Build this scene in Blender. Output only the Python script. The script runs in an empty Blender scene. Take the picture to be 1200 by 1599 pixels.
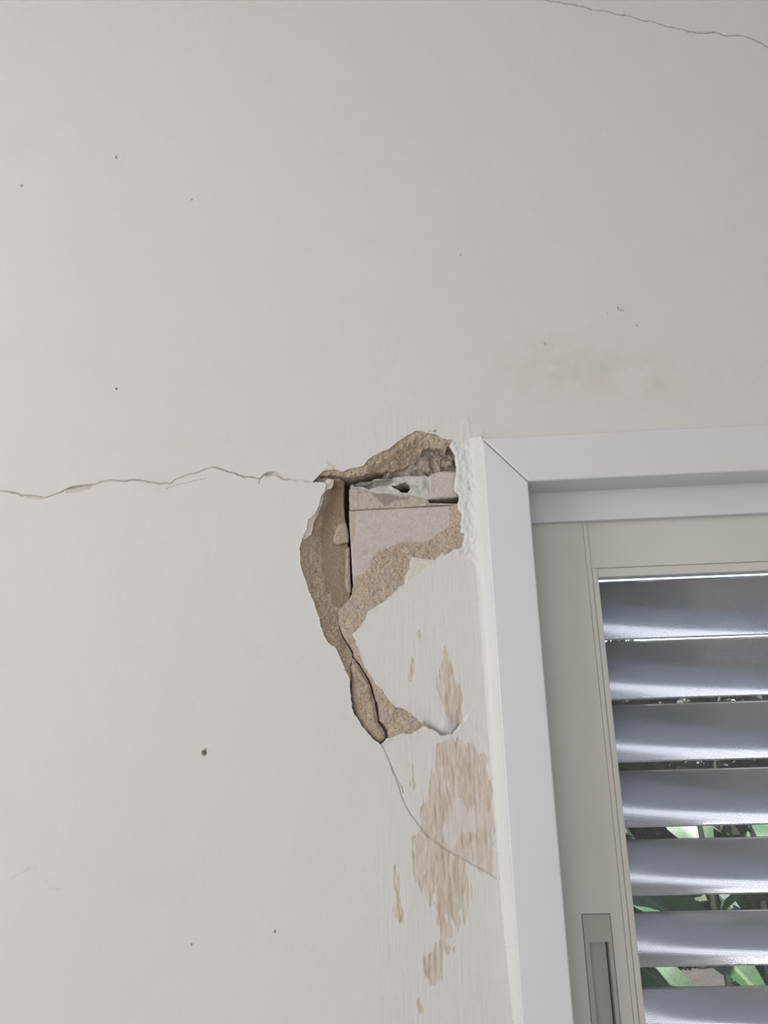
import bpy, bmesh, math, random
import numpy as np
from mathutils import Vector, Matrix

# ------------------------------------------------------------------ camera
FPX = 1200.0
PITCH, YAW, ROLL = math.radians(15.68), math.radians(-3.0), math.radians(-1.786)
CAM = np.array([0.0, -1.0, 1.55])
sc = bpy.context.scene
col = sc.collection
fw = np.array([math.sin(YAW) * math.cos(PITCH), math.cos(YAW) * math.cos(PITCH), math.sin(PITCH)])
r0 = np.array([math.cos(YAW), -math.sin(YAW), 0.0])
u0 = np.cross(r0, fw)
rt = math.cos(ROLL) * r0 + math.sin(ROLL) * u0
up = -math.sin(ROLL) * r0 + math.cos(ROLL) * u0
cd = bpy.data.cameras.new('camera')
cd.sensor_fit = 'HORIZONTAL'
cd.sensor_width = 36.0
cd.lens = 36.0 * FPX / 1200.0
cd.clip_start = 0.02
cam = bpy.data.objects.new('camera', cd)
col.objects.link(cam)
cam.matrix_world = Matrix(((rt[0], up[0], -fw[0], CAM[0]), (rt[1], up[1], -fw[1], CAM[1]),
                           (rt[2], up[2], -fw[2], CAM[2]), (0, 0, 0, 1)))
sc.camera = cam

# ------------------------------------------------------------------ sky, lights, exposure
world = bpy.data.worlds.new('world')
sc.world = world
world.use_nodes = True
wn = world.node_tree.nodes
wl = world.node_tree.links
sky = wn.new('ShaderNodeTexSky')
sky.sky_type = 'NISHITA'
sky.sun_disc = False
sky.sun_elevation = math.radians(48)
sky.sun_rotation = math.radians(150)
wl.new(sky.outputs[0], wn['Background'].inputs[0])
wn['Background'].inputs[1].default_value = 1.0


def area_light(name, loc, target, w, h, energy, color):
    ld = bpy.data.lights.new(name, 'AREA')
    ld.shape = 'RECTANGLE'
    ld.size, ld.size_y = w, h
    ld.energy = energy
    ld.color = color
    o = bpy.data.objects.new(name, ld)
    col.objects.link(o)
    o.location = loc
    d = Vector(target) - Vector(loc)
    o.rotation_euler = d.to_track_quat('-Z', 'Y').to_euler()
    return o


# added lamps standing in for daylight, at the closed unseen openings left and rear
area_light('daylight_lamp_left', (-2.52, -1.75, 1.85), (0.0, -1.75, 1.85), 1.7, 1.3, 45.5, (0.99, 0.99, 1.0))
area_light('daylight_lamp_rear', (-0.7, -3.62, 1.35), (-0.7, 0.0, 1.35), 2.2, 2.1, 25, (0.99, 0.99, 1.0))
sd = bpy.data.lights.new('sun', 'SUN')
sd.energy = 95.0
sd.angle = math.radians(1.0)
sd.color = (1.0, 0.98, 0.96)
sun = bpy.data.objects.new('sun', sd)
col.objects.link(sun)
sun.rotation_euler = Vector((0.0, -0.30, -0.954)).to_track_quat('-Z', 'Y').to_euler()
sc.cycles.max_bounces = 6
sc.cycles.adaptive_threshold = 0.015
sc.cycles.diffuse_bounces = 4
sc.cycles.glossy_bounces = 3
sc.cycles.caustics_reflective = False
sc.cycles.caustics_refractive = False
sc.view_settings.view_transform = 'Standard'
sc.view_settings.look = 'None'
sc.view_settings.exposure = 0.0
sc.view_settings.gamma = 1.0
sc.view_settings.use_curve_mapping = False


# ------------------------------------------------------------------ helpers
def P(px, py, Y=0.0):
    """point where the sight line of photo pixel (px,py) meets the vertical plane y=Y -> (x, z)"""
    d = rt * (px - 600.0) / FPX - up * (py - 799.5) / FPX + fw
    t = (Y - CAM[1]) / d[1]
    p = CAM + d * t
    return (p[0], p[2])


def PL(pts, Y=0.0):
    return np.array([P(x, y, Y) for x, y in pts])


PXM = P(601, 900)[0] - P(600, 900)[0]          # metres per photo pixel on the wall (about 0.85 mm)


def hash2(ix, iy, seed):
    h = (ix.astype(np.int64) * 374761393 + iy.astype(np.int64) * 668265263 + seed * 974634777) & 0xFFFFFFFF
    h = ((h ^ (h >> 13)) * 1274126177) & 0xFFFFFFFF
    h = h ^ (h >> 16)
    return (h & 0xFFFFFF) / float(0xFFFFFF) * 2 - 1


def vnoise(X, Y, seed=0):
    ix, iy = np.floor(X), np.floor(Y)
    fx, fy = X - ix, Y - iy
    fx, fy = fx * fx * (3 - 2 * fx), fy * fy * (3 - 2 * fy)
    a, b = hash2(ix, iy, seed), hash2(ix + 1, iy, seed)
    c, d = hash2(ix, iy + 1, seed), hash2(ix + 1, iy + 1, seed)
    return (a * (1 - fx) + b * fx) * (1 - fy) + (c * (1 - fx) + d * fx) * fy


def fbm(X, Z, size, seed=0, octv=3, sx=1.0, sz=1.0, gain=0.5):
    """fractal noise, feature size in metres"""
    out = np.zeros_like(X)
    a, tot, f = 1.0, 0.0, 1.0 / size
    for k in range(octv):
        out += a * vnoise(X * f / sx + 31.7 * k, Z * f / sz - 17.3 * k, seed + k * 7)
        tot += a
        a *= gain
        f *= 2.03
    return out / tot


def sstep(a, b, t):
    t = np.clip((t - a) / (b - a), 0, 1)
    return t * t * (3 - 2 * t)


def dist_line(X, Z, pts, param=False):
    """distance to an open polyline (pts in metres)"""
    best = np.full(X.shape, 1e9)
    for (ax, az), (bx, bz) in zip(pts[:-1], pts[1:]):
        dx, dz = bx - ax, bz - az
        L = dx * dx + dz * dz + 1e-18
        t = np.clip(((X - ax) * dx + (Z - az) * dz) / L, 0, 1)
        best = np.minimum(best, (X - ax - t * dx) ** 2 + (Z - az - t * dz) ** 2)
    return np.sqrt(best)


def sdf_poly(X, Z, pts):
    """signed distance to a closed polygon, negative inside"""
    pts = np.asarray(pts)
    cl = np.vstack([pts, pts[:1]])
    d = dist_line(X, Z, cl)
    ins = np.zeros(X.shape, bool)
    for (ax, az), (bx, bz) in zip(cl[:-1], cl[1:]):
        if az == bz:
            continue
        c = ((az > Z) != (bz > Z)) & (X < (bx - ax) * (Z - az) / (bz - az) + ax)
        ins ^= c
    return np.where(ins, -d, d)


def mesh_obj(name, verts, faces, mat, parent=None, smooth=False, attrs=None, flat_from=None):
    me = bpy.data.meshes.new(name)
    me.from_pydata([tuple(v) for v in verts] if not isinstance(verts, list) else verts, [], faces)
    if attrs:
        for an, arr in attrs.items():
            at = me.attributes.new(an, 'FLOAT', 'POINT')
            at.data.foreach_set('value', np.asarray(arr, dtype=np.float32))
    if smooth:
        me.polygons.foreach_set('use_smooth', [True] * len(me.polygons))
    if mat:
        me.materials.append(mat)
    me.update()
    o = bpy.data.objects.new(name, me)
    col.objects.link(o)
    if parent:
        o.parent = parent
    return o


def grid_patch(rect, sdf, depth, Y0, cell, back, attr=None, skirt_attr=None):
    """relief sheet on the wall: rect=(x0,x1,z0,z1); sdf<=0 is kept (None = all); depth(X,Z,S) is metres into the wall.
    Returns verts, faces, attrs; the cut rim is given thickness down to y=back."""
    x0, x1, z0, z1 = rect
    nx, nz = max(2, int(round((x1 - x0) / cell)) + 1), max(2, int(round((z1 - z0) / cell)) + 1)
    xs, zs = np.linspace(x0, x1, nx), np.linspace(z0, z1, nz)
    X, Z = np.meshgrid(xs, zs)
    if sdf is not None:
        S = sdf(X, Z)
        gz, gx = np.gradient(S, zs, xs)
        gn = np.sqrt(gx * gx + gz * gz) + 1e-9
        near = np.abs(S) < 0.55 * cell * gn
        X = np.where(near, X - S * gx / gn ** 2, X)
        Z = np.where(near, Z - S * gz / gn ** 2, Z)
        inside = (S <= 0) | near
        Sx = np.where(near, 0, S)
    else:
        inside = np.ones(X.shape, bool)
        Sx = np.full(X.shape, -1.0)
    D = depth(X, Z, Sx)
    idx = np.full(X.shape, -1, np.int64)
    idx[inside] = np.arange(inside.sum())
    V = np.stack([X[inside], Y0 + D[inside], Z[inside]], 1)
    a, b, c, d = idx[:-1, :-1], idx[:-1, 1:], idx[1:, 1:], idx[1:, :-1]
    ok = [(q >= 0) for q in (a, b, c, d)]
    n = ok[0].astype(int) + ok[1] + ok[2] + ok[3]
    full = n == 4
    F = np.stack([a[full], b[full], c[full], d[full]], 1).tolist()
    for miss, tri in ((0, (b, c, d)), (1, (a, c, d)), (2, (a, b, d)), (3, (a, b, c))):
        m = (n == 3) & ~ok[miss]
        F += np.stack([t[m] for t in tri], 1).tolist()
    A = {}
    if attr is not None:
        for k, f in attr(X, Z, Sx).items():
            A[k] = f[inside]
    if back is not None and F:
        # rim: edges used by one face only
        q = np.array([f for f in F if len(f) == 4], np.int64).reshape(-1, 4)
        t = np.array([f for f in F if len(f) == 3], np.int64).reshape(-1, 3)
        E = np.concatenate([q[:, [0, 1]], q[:, [1, 2]], q[:, [2, 3]], q[:, [3, 0]],
                            t[:, [0, 1]], t[:, [1, 2]], t[:, [2, 0]]])
        key = np.sort(E, 1)
        key = key[:, 0] * len(V) + key[:, 1]
        u, first, cnt = np.unique(key, return_index=True, return_counts=True)
        rim = E[first[cnt == 1]]
        if sdf is not None:
            # leave the straight outer border of a pierced sheet open (it butts against the plain wall)
            pass
        ids = np.unique(rim)
        mp = {int(v): i for i, v in enumerate(ids)}
        nV = len(V)
        top = V[ids]
        bot = top.copy()
        bot[:, 1] = back
        bot[:, 1] = np.maximum(bot[:, 1], top[:, 1] + 0.0002)
        V = np.vstack([V, top, bot])
        m = len(ids)
        for i, j in rim.tolist():
            F.append([nV + mp[j], nV + mp[i], nV + m + mp[i], nV + m + mp[j]])
        for k in A:
            sk = (skirt_attr or {}).get(k)
            if sk is None:
                ext = np.concatenate([A[k][ids], A[k][ids]])
            else:
                ext = np.full(2 * m, sk)
            A[k] = np.concatenate([A[k], ext])
    return V, F, A


class Builder:
    """collects sheets and boxes of ONE object"""
    def __init__(self):
        self.V, self.F, self.A = [], [], {}
        self.n = 0

    def add(self, V, F, A=None):
        V = np.asarray(V, float)
        self.V.append(V)
        self.F += [[i + self.n for i in f] for f in F]
        A = A or {}
        for k in set(self.A) | set(A):
            cur = self.A.setdefault(k, np.zeros(self.n))
            self.A[k] = np.concatenate([cur, A[k] if k in A else np.zeros(len(V))])
        self.n += len(V)

    def box(self, x0, x1, y0, y1, z0, z1):
        V = [(x, y, z) for x in (x0, x1) for y in (y0, y1) for z in (z0, z1)]
        self.add(V, [(0, 1, 3, 2), (4, 6, 7, 5), (0, 4, 5, 1), (2, 3, 7, 6), (0, 2, 6, 4), (1, 5, 7, 3)])

    def quad(self, a, b, c, d):
        self.add([a, b, c, d], [(0, 1, 2, 3)])

    def build(self, name, mat, parent=None, smooth=False):
        V = np.vstack(self.V)
        return mesh_obj(name, V.tolist(), self.F, mat, parent, smooth, self.A)


def bevelled(o, w=0.002, seg=3):
    m = o.modifiers.new('bevel', 'BEVEL')
    m.width = w
    m.segments = seg
    m.limit_method = 'ANGLE'
    m.angle_limit = math.radians(35)
    o.data.polygons.foreach_set('use_smooth', [True] * len(o.data.polygons))
    wn_ = o.modifiers.new('wn', 'WEIGHTED_NORMAL')
    wn_.keep_sharp = True
    return o


def empty(name, loc=(0, 0, 0)):
    o = bpy.data.objects.new(name, None)
    col.objects.link(o)
    o.location = loc
    return o


def tag(o, label=None, cat=None, group=None, kind=None):
    if label:
        o['label'] = label
    if cat:
        o['category'] = cat
    if group:
        o['group'] = group
    if kind:
        o['kind'] = kind
    return o


# ------------------------------------------------------------------ materials
def new_mat(name):
    m = bpy.data.materials.new(name)
    m.use_nodes = True
    nt = m.node_tree
    return m, nt, nt.nodes['Principled BSDF']


def N(nt, typ, **kw):
    n = nt.nodes.new(typ)
    for k, v in kw.items():
        if k.startswith('i_'):
            n.inputs[k[2:].replace('_', ' ')].default_value = v
        else:
            setattr(n, k, v)
    return n


def noise(nt, vec, scale, detail=4.0, rough=0.5, mscale=None):
    n = N(nt, 'ShaderNodeTexNoise')
    n.inputs['Scale'].default_value = scale
    n.inputs['Detail'].default_value = detail
    n.inputs['Roughness'].default_value = rough
    if mscale:
        mp = N(nt, 'ShaderNodeMapping')
        mp.inputs['Scale'].default_value = mscale
        nt.links.new(vec, mp.inputs['Vector'])
        vec = mp.outputs[0]
    nt.links.new(vec, n.inputs['Vector'])
    return n.outputs['Fac']


def ramp(nt, fac, a, b):
    r = N(nt, 'ShaderNodeMapRange')
    r.inputs['From Min'].default_value = a
    r.inputs['From Max'].default_value = b
    nt.links.new(fac, r.inputs['Value'])
    return r.outputs[0]


def mixc(nt, fac, c1, c2):
    m = N(nt, 'ShaderNodeMix', data_type='RGBA')
    for key, c in ((6, c1), (7, c2)):
        if isinstance(c, (tuple, list)):
            m.inputs[key].default_value = (*c, 1)
        else:
            nt.links.new(c, m.inputs[key])
    if isinstance(fac, float):
        m.inputs[0].default_value = fac
    else:
        nt.links.new(fac, m.inputs[0])
    return m.outputs[2]


def math_(nt, op, a, b=0.0):
    m = N(nt, 'ShaderNodeMath', operation=op)
    for i, v in enumerate((a, b)):
        if isinstance(v, (float, int)):
            m.inputs[i].default_value = v
        else:
            nt.links.new(v, m.inputs[i])
    return m.outputs[0]


def bump(nt, bsdf, h, strength, dist, prev=None):
    b = N(nt, 'ShaderNodeBump')
    b.inputs['Strength'].default_value = strength
    b.inputs['Distance'].default_value = dist
    nt.links.new(h, b.inputs['Height'])
    if prev is not None:
        nt.links.new(prev, b.inputs['Normal'])
    nt.links.new(b.outputs[0], bsdf.inputs['Normal'])
    return b.outputs[0]


def objco(nt):
    return N(nt, 'ShaderNodeTexCoord').outputs['Object']


def attr_node(nt, name):
    return N(nt, 'ShaderNodeAttribute', attribute_name=name).outputs['Fac']


PAINT = (0.70, 0.684, 0.667)


def wall_material():
    m, nt, b = new_mat('wall_paint')
    co = objco(nt)
    c = mixc(nt, ramp(nt, noise(nt, co, 2.3, 5, 0.6), 0.35, 0.7), PAINT, (0.69, 0.67, 0.65))
    c = mixc(nt, ramp(nt, noise(nt, co, 7.0, 4, 0.6), 0.55, 0.8), c, (0.675, 0.655, 0.64))
    # soft brownish grime above the window (a stain with its own outline)
    for (px, py), (rx, rz), colr, amt in (((880, 570), (0.11, 0.06), (0.56, 0.50, 0.45), 0.55),
                                          ((1010, 590), (0.20, 0.07), (0.60, 0.54, 0.50), 0.45),
                                          ((850, 535), (0.03, 0.02), (0.50, 0.45, 0.41), 0.5),
                                          ((350, 690), (0.25, 0.02), (0.63, 0.60, 0.56), 0.35),
                                          ((20, 1030), (0.10, 0.05), (0.63, 0.60, 0.57), 0.35)):
        x, z = P(px, py)
        mp = N(nt, 'ShaderNodeMapping')
        mp.vector_type = 'POINT'
        mp.inputs['Location'].default_value = (-x / rx, 0, -z / rz)
        mp.inputs['Scale'].default_value = (1 / rx, 0.0, 1 / rz)
        nt.links.new(co, mp.inputs['Vector'])
        ln = N(nt, 'ShaderNodeVectorMath', operation='LENGTH')
        nt.links.new(mp.outputs[0], ln.inputs[0])
        f = ramp(nt, ln.outputs['Value'], 1.0, 0.1)
        f = math_(nt, 'MULTIPLY', f, ramp(nt, noise(nt, co, 22, 5, 0.65), 0.38, 0.68))
        f = math_(nt, 'MULTIPLY', f, amt)
        c = mixc(nt, f, c, colr)
    # small scuff specks
    sp = ramp(nt, noise(nt, co, 55, 2, 0.5), 0.775, 0.80)
    c = mixc(nt, math_(nt, 'MULTIPLY', sp, 0.35), c, (0.42, 0.38, 0.34))
    # scraped-off paint shows the sandy undercoat; fresh edges of the skim
    sn = noise(nt, co, 60, 5, 0.65, (1.0, 1.0, 0.18))
    und = mixc(nt, ramp(nt, sn, 0.3, 0.7), (0.53, 0.455, 0.375), (0.635, 0.57, 0.495))
    c = mixc(nt, attr_node(nt, 'scrape'), c, und)
    c = mixc(nt, attr_node(nt, 'white'), c, (0.735, 0.73, 0.722))
    c = mixc(nt, attr_node(nt, 'raw'), c, (0.60, 0.545, 0.475))
    c = mixc(nt, attr_node(nt, 'dark'), c, (0.17, 0.135, 0.12))
    nt.links.new(c, b.inputs['Base Color'])
    b.inputs['Roughness'].default_value = 0.72
    b.inputs['Specular IOR Level'].default_value = 0.25
    n0 = bump(nt, b, noise(nt, co, 330, 3, 0.6, (1.0, 1.0, 0.25)), 0.16, 0.0010)
    n1 = bump(nt, b, noise(nt, co, 260, 3, 0.6), 0.22, 0.0012, n0)
    n2 = bump(nt, b, noise(nt, co, 45, 4, 0.55), 0.16, 0.003, n1)
    bump(nt, b, noise(nt, co, 6, 3, 0.5), 0.10, 0.03, n2)
    return m


def rough_mat(name, c1, c2, c3, scale=220, rel=0.0012, strength=0.8, fleck=0.0, tone=None, grain=0.66):
    """broken plaster / mortar: sandy grain with grit"""
    m, nt, b = new_mat(name)
    co = objco(nt)
    c = mixc(nt, ramp(nt, noise(nt, co, scale * 0.16, 5, 0.65), 0.32, 0.68), c1, c2)
    c = mixc(nt, ramp(nt, noise(nt, co, scale * 1.45, 3, 0.65), 0.50, 0.66), c, c3)
    dk = tuple(v * grain for v in c1)
    c = mixc(nt, ramp(nt, noise(nt, co, scale * 1.2, 3, 0.65, (1.3, 1, 1)), 0.47, 0.33), c, dk)
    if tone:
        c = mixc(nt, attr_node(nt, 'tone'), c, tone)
    if fleck:
        c = mixc(nt, ramp(nt, noise(nt, co, scale * 1.7, 2, 0.5), 0.64, 0.80), c, (0.66, 0.59, 0.51))
    nt.links.new(c, b.inputs['Base Color'])
    b.inputs['Roughness'].default_value = 0.95
    b.inputs['Specular IOR Level'].default_value = 0.1
    n1 = bump(nt, b, noise(nt, co, scale, 5, 0.7), strength, rel)
    bump(nt, b, noise(nt, co, scale * 3, 2, 0.6), strength * 0.6, rel * 0.5, n1)
    return m


def plain_mat(name, color, rough=0.4, spec=0.5, bumpy=0.0, vary=0.03, metal=0.0):
    m, nt, b = new_mat(name)
    co = objco(nt)
    d = tuple(max(0, v - vary) for v in color)
    c = mixc(nt, ramp(nt, noise(nt, co, 9, 4, 0.6), 0.35, 0.7), color, d)
    nt.links.new(c, b.inputs['Base Color'])
    b.inputs['Roughness'].default_value = rough
    b.inputs['Specular IOR Level'].default_value = spec
    b.inputs['Metallic'].default_value = metal
    if bumpy:
        bump(nt, b, noise(nt, co, 300, 2, 0.5), bumpy, 0.0006)
    return m


def leaf_mat(name, c1, c2, rib):
    m, nt, b = new_mat(name)
    co = objco(nt)
    c = mixc(nt, ramp(nt, noise(nt, co, 14, 3, 0.5, (1, 6, 1)), 0.3, 0.7), c1, c2)
    sep = N(nt, 'ShaderNodeSeparateXYZ')
    nt.links.new(co, sep.inputs[0])
    ax = math_(nt, 'ABSOLUTE', sep.outputs['X'])
    c = mixc(nt, ramp(nt, ax, 0.0045, 0.003), c, rib)
    nt.links.new(c, b.inputs['Base Color'])
    b.inputs['Roughness'].default_value = 0.5
    b.inputs['Specular IOR Level'].default_value = 0.06
    return m


def screen_mat():
    """woven insect netting: thin grey threads, open between them"""
    m, nt, b = new_mat('insect_netting')
    co = objco(nt)
    sep = N(nt, 'ShaderNodeSeparateXYZ')
    nt.links.new(co, sep.inputs[0])
    pitch, wire = 0.00185, 0.17

    def thread(axis):
        v = math_(nt, 'DIVIDE', sep.outputs[axis], pitch)
        v = math_(nt, 'FRACT', v)
        return math_(nt, 'LESS_THAN', v, wire)
    f = math_(nt, 'MAXIMUM', thread('X'), thread('Z'))
    tr = N(nt, 'ShaderNodeBsdfTransparent')
    mx = N(nt, 'ShaderNodeMixShader')
    nt.links.new(f, mx.inputs[0])
    nt.links.new(tr.outputs[0], mx.inputs[1])
    nt.links.new(b.outputs[0], mx.inputs[2])
    nt.links.new(mx.outputs[0], nt.nodes['Material Output'].inputs['Surface'])
    b.inputs['Base Color'].default_value = (0.20, 0.20, 0.215, 1)
    b.inputs['Roughness'].default_value = 0.6
    return m


M_WALL = wall_material()
BROWN = ((0.485, 0.375, 0.28), (0.60, 0.485, 0.375), (0.74, 0.63, 0.51))
M_RENDER = rough_mat('broken_render', *BROWN, scale=230, rel=0.0026, strength=1.0, fleck=1.0, tone=(0.29, 0.225, 0.165))
M_RENDER_LEFT = rough_mat('broken_render_lightened', (0.52, 0.415, 0.32), (0.63, 0.525, 0.42), (0.76, 0.66, 0.55), scale=230, rel=0.0026, strength=1.0, fleck=1.0, tone=(0.315, 0.238, 0.168))  # lighter copy of the render, its colour offsets the slope's shading
M_RENDER_PALE = rough_mat('sandy_render', (0.485, 0.385, 0.295), (0.58, 0.48, 0.385), (0.69, 0.60, 0.50), 230, 0.0024, 1.0,
                          fleck=1.0, tone=(0.48, 0.41, 0.37))
M_SKIM = rough_mat('skim_coat', (0.66, 0.61, 0.54), (0.70, 0.66, 0.60), (0.74, 0.71, 0.66), 200, 0.0004, 0.4, grain=0.92)
M_MORTAR = rough_mat('grey_mortar', (0.31, 0.275, 0.23), (0.43, 0.385, 0.325), (0.56, 0.505, 0.43), 240, 0.0018, 1.0, fleck=1.0)
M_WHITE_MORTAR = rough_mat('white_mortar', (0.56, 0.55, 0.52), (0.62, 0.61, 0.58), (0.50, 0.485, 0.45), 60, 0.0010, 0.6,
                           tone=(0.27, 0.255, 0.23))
M_BLOCK = rough_mat('block_face', (0.53, 0.475, 0.44), (0.59, 0.54, 0.505), (0.63, 0.585, 0.55), 260, 0.0006, 0.6, grain=0.9,
                    tone=(0.45, 0.35, 0.25))
M_BED = rough_mat('bed_mortar', (0.47, 0.41, 0.355), (0.55, 0.49, 0.435), (0.60, 0.54, 0.48), 240, 0.0008, 0.8,
                  tone=(0.27, 0.245, 0.22))
M_CHIP = rough_mat('mortar_chip', (0.40, 0.34, 0.28), (0.46, 0.40, 0.34), (0.53, 0.47, 0.405), 240, 0.0008, 0.8)
M_GAP_SHADE = rough_mat('gap_shade', (0.05, 0.04, 0.032), (0.07, 0.056, 0.045), (0.09, 0.075, 0.06), 150, 0.001, 0.6)
M_CAULK = plain_mat('white_caulk', (0.705, 0.698, 0.69), 0.5, 0.4, 0.35, 0.02)
M_CASING = plain_mat('white_lacquer', (0.705, 0.712, 0.735), 0.42, 0.45, 0.05, 0.012)
M_SASH = plain_mat('cream_aluminium', (0.645, 0.64, 0.61), 0.40, 0.45, 0.04, 0.012)
M_HANDLE = plain_mat('grey_plastic', (0.46, 0.45, 0.425), 0.45, 0.4, 0.03, 0.01)
M_SLAT = plain_mat('slat_aluminium', (0.48, 0.495, 0.53), 0.15, 0.5, 0.0, 0.01, 0.6)
M_GAP = plain_mat('slot_black', (0.03, 0.03, 0.04), 0.7, 0.2)
M_SCREEN = screen_mat()
M_PLAIN = plain_mat('room_paint', (0.72, 0.70, 0.67), 0.8, 0.2)
M_FLOOR = plain_mat('floor_tile', (0.46, 0.44, 0.42), 0.5, 0.4)
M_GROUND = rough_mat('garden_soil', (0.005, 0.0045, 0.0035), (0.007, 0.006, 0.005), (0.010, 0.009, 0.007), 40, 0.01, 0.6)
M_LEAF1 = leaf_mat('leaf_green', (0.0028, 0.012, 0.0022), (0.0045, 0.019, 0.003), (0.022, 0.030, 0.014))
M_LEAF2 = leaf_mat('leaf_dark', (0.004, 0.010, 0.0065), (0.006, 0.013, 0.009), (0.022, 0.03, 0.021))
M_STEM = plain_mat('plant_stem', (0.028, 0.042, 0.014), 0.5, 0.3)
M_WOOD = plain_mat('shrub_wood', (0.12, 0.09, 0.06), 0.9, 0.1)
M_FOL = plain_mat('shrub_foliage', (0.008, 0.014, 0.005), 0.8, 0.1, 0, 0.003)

# ------------------------------------------------------------------ window measures (metres, wall face is y=0)
T = 0.025                                                 # casing stands this far proud of the wall
xc = np.mean([P(752.7, 685, -T)[0], P(780, 1100, -T)[0], P(816, 1599, -T)[0]])      # casing, left side
xi = np.mean([P(826.7, 752, -T)[0], P(852.7, 1100, -T)[0], P(898.8, 1599, -T)[0]])  # casing, opening side
zt = np.mean([P(752, 683, -T)[1], P(1040, 669, -T)[1], P(1200, 662.8, -T)[1]])
zi = np.mean([P(826, 752, -T)[1], P(1040, 740.7, -T)[1], P(1200, 734.6, -T)[1]])
YF = 0.032                                                # fixed frame face
zf = np.mean([P(832, 818, YF)[1], P(1040, 807.5, YF)[1], P(1200, 799.5, YF)[1]])
YS = 0.042                                                # sliding screen sash face
xs = np.mean([P(912, 815, YS)[0], P(938.3, 1100, YS)[0], P(989.8, 1599, YS)[0]])
xg = np.mean([P(935, 905, YS)[0], P(957.8, 1100, YS)[0], P(1010.8, 1599, YS)[0]])
zr = np.mean([P(1040, 882.6, YS)[1], P(1200, 876, YS)[1]])
zg = np.mean([P(1040, 896.7, YS)[1], P(1200, 889, YS)[1]])
W_OPEN = 1.30
xR = xi + W_OPEN                                          # opening, right side
ZB = 0.92                                                 # opening, bottom
CW = xi - xc                                              # casing face width
WT = 0.19                                                 # wall thickness

# ------------------------------------------------------------------ wall with the damage
cellW = 0.00092
RX0, RX1 = P(452, 900)[0], xc + 0.004
RZ0, RZ1 = P(600, 1640)[1], P(600, 640)[1]
rect_main = (RX0, RX1, RZ0, RZ1)
CR_Z0, CR_Z1 = P(250, 800)[1], P(250, 712)[1]
rect_crack = (-0.62, RX0, CR_Z0, CR_Z1)
TR_X0, TR_Z0, TR_Z1 = P(845, 40)[0], P(1190, 110)[1], P(870, -28)[1]
rect_top = (TR_X0, TR_X0 + 0.44, TR_Z0, TR_Z1)

hole_px = [(488.7, 752.7), (500, 740), (507, 732.5), (515, 731.5), (523, 733), (530, 735), (536, 736.5), (545, 732), (556, 730), (567, 728),
           (573, 719), (583, 712), (593, 707), (607, 701.5), (622.7, 688.7), (632, 683), (640, 678.7), (649, 673), (657, 672.5),
           (666.7, 676.5), (678.7, 677.3), (686.7, 682), (693, 686), (704, 687), (712, 690), (718, 700), (718, 736), (717, 766), (724, 790),
           (727, 803), (726, 832), (730, 840), (727, 850), (720, 855), (705, 860.7), (696, 867), (687, 871), (680, 874), (668, 885),
           (659, 891), (648, 900.5), (636, 910.5), (624, 916), (613, 928), (600, 938.7), (588, 947), (575, 955.5), (569, 968), (560, 981), (550, 989.5),
           (555, 1001), (560, 1014), (566, 1032), (573, 1046), (581, 1059), (588, 1069), (596, 1077), (606, 1091), (617, 1104), (628, 1106), (638, 1111.5), (653, 1125),
           (664, 1133), (656, 1138), (650, 1141.5), (640, 1147.5), (632, 1144), (622, 1147), (611, 1152), (604, 1153), (599, 1158), (595.5, 1164), (592, 1160),
           (584, 1155), (575, 1145), (566, 1134), (560, 1124), (554, 1116), (550.5, 1104), (548.6, 1092), (547, 1077), (547.2, 1062), (541, 1050), (536, 1038), (531, 1024), (525.5, 1011),
           (519, 1008), (513.5, 1003.5), (508, 995), (504.5, 987), (501, 975), (498.5, 963), (492, 945), (485, 927), (477, 905), (469.5, 883), (468.5, 866), (469, 850), (474, 838),
           (480, 826), (481, 813), (492, 802), (498.7, 788), (501, 777), (506.7, 768), (510.5, 756), (507, 753.5), (500, 753)]
HOLE = PL(hole_px)
scr_px = {
    'main': [(685, 1162), (703, 1154), (722, 1153), (747, 1172), (763, 1184), (768, 1225), (772, 1287), (776, 1364), (760, 1363), (745, 1352), (731, 1347), (736, 1380),
             (734, 1412), (728, 1437), (722, 1418), (716, 1459), (706, 1440), (694, 1431), (679, 1425), (663, 1396), (652, 1375), (647, 1337), (643, 1306),
             (660, 1290), (666, 1240), (679, 1203)],
    'tail': [(660, 1488), (667, 1500), (675, 1480), (685, 1466), (697, 1472), (708, 1482), (698, 1494), (695, 1510), (691, 1527), (682, 1540), (675, 1552), (668, 1537), (663, 1510)],
    'tail2': [(680, 1425), (700, 1432), (712, 1455), (700, 1470), (692, 1462), (684, 1445)],
    's3': [(620, 1353), (624, 1380), (628, 1425), (630, 1437), (624, 1438), (619, 1432), (621, 1410), (618, 1380)],
    's4': [(643, 1195), (647, 1192), (649, 1215), (646, 1233), (643, 1225)],
    's5': [(695, 1008), (704, 1035), (716, 1071), (725, 1095), (724, 1129), (704, 1128), (695, 1108), (689, 1092), (687.5, 1062), (692, 1030)],
    's6': [(646, 1030), (648, 1042), (643, 1066), (640, 1070), (642, 1050)],
    's7': [(655, 986), (657, 990), (653, 1000), (650, 1004)],
    's8': [(651, 1562), (655, 1567), (661, 1578), (656, 1580)],
}
SCR = {k: PL(v) for k, v in scr_px.items()}
ISL = PL([(706, 1256), (722, 1250), (746, 1268), (744, 1300), (725, 1302), (716, 1318), (704, 1326), (698, 1300)])
LIP = PL([(672, 1138), (680, 1140.5), (689, 1148), (707, 1147), (717, 1133)])
LIPZONE = PL([(652, 1127), (660, 1131), (668, 1136), (680, 1140.5), (689, 1148), (707, 1147), (719, 1131), (728, 1124), (745, 1090), (740, 1060), (640, 1060)])
RIDGE = PL([(722, 1128), (738, 1136), (754, 1152), (766, 1176), (772, 1210)])
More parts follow.
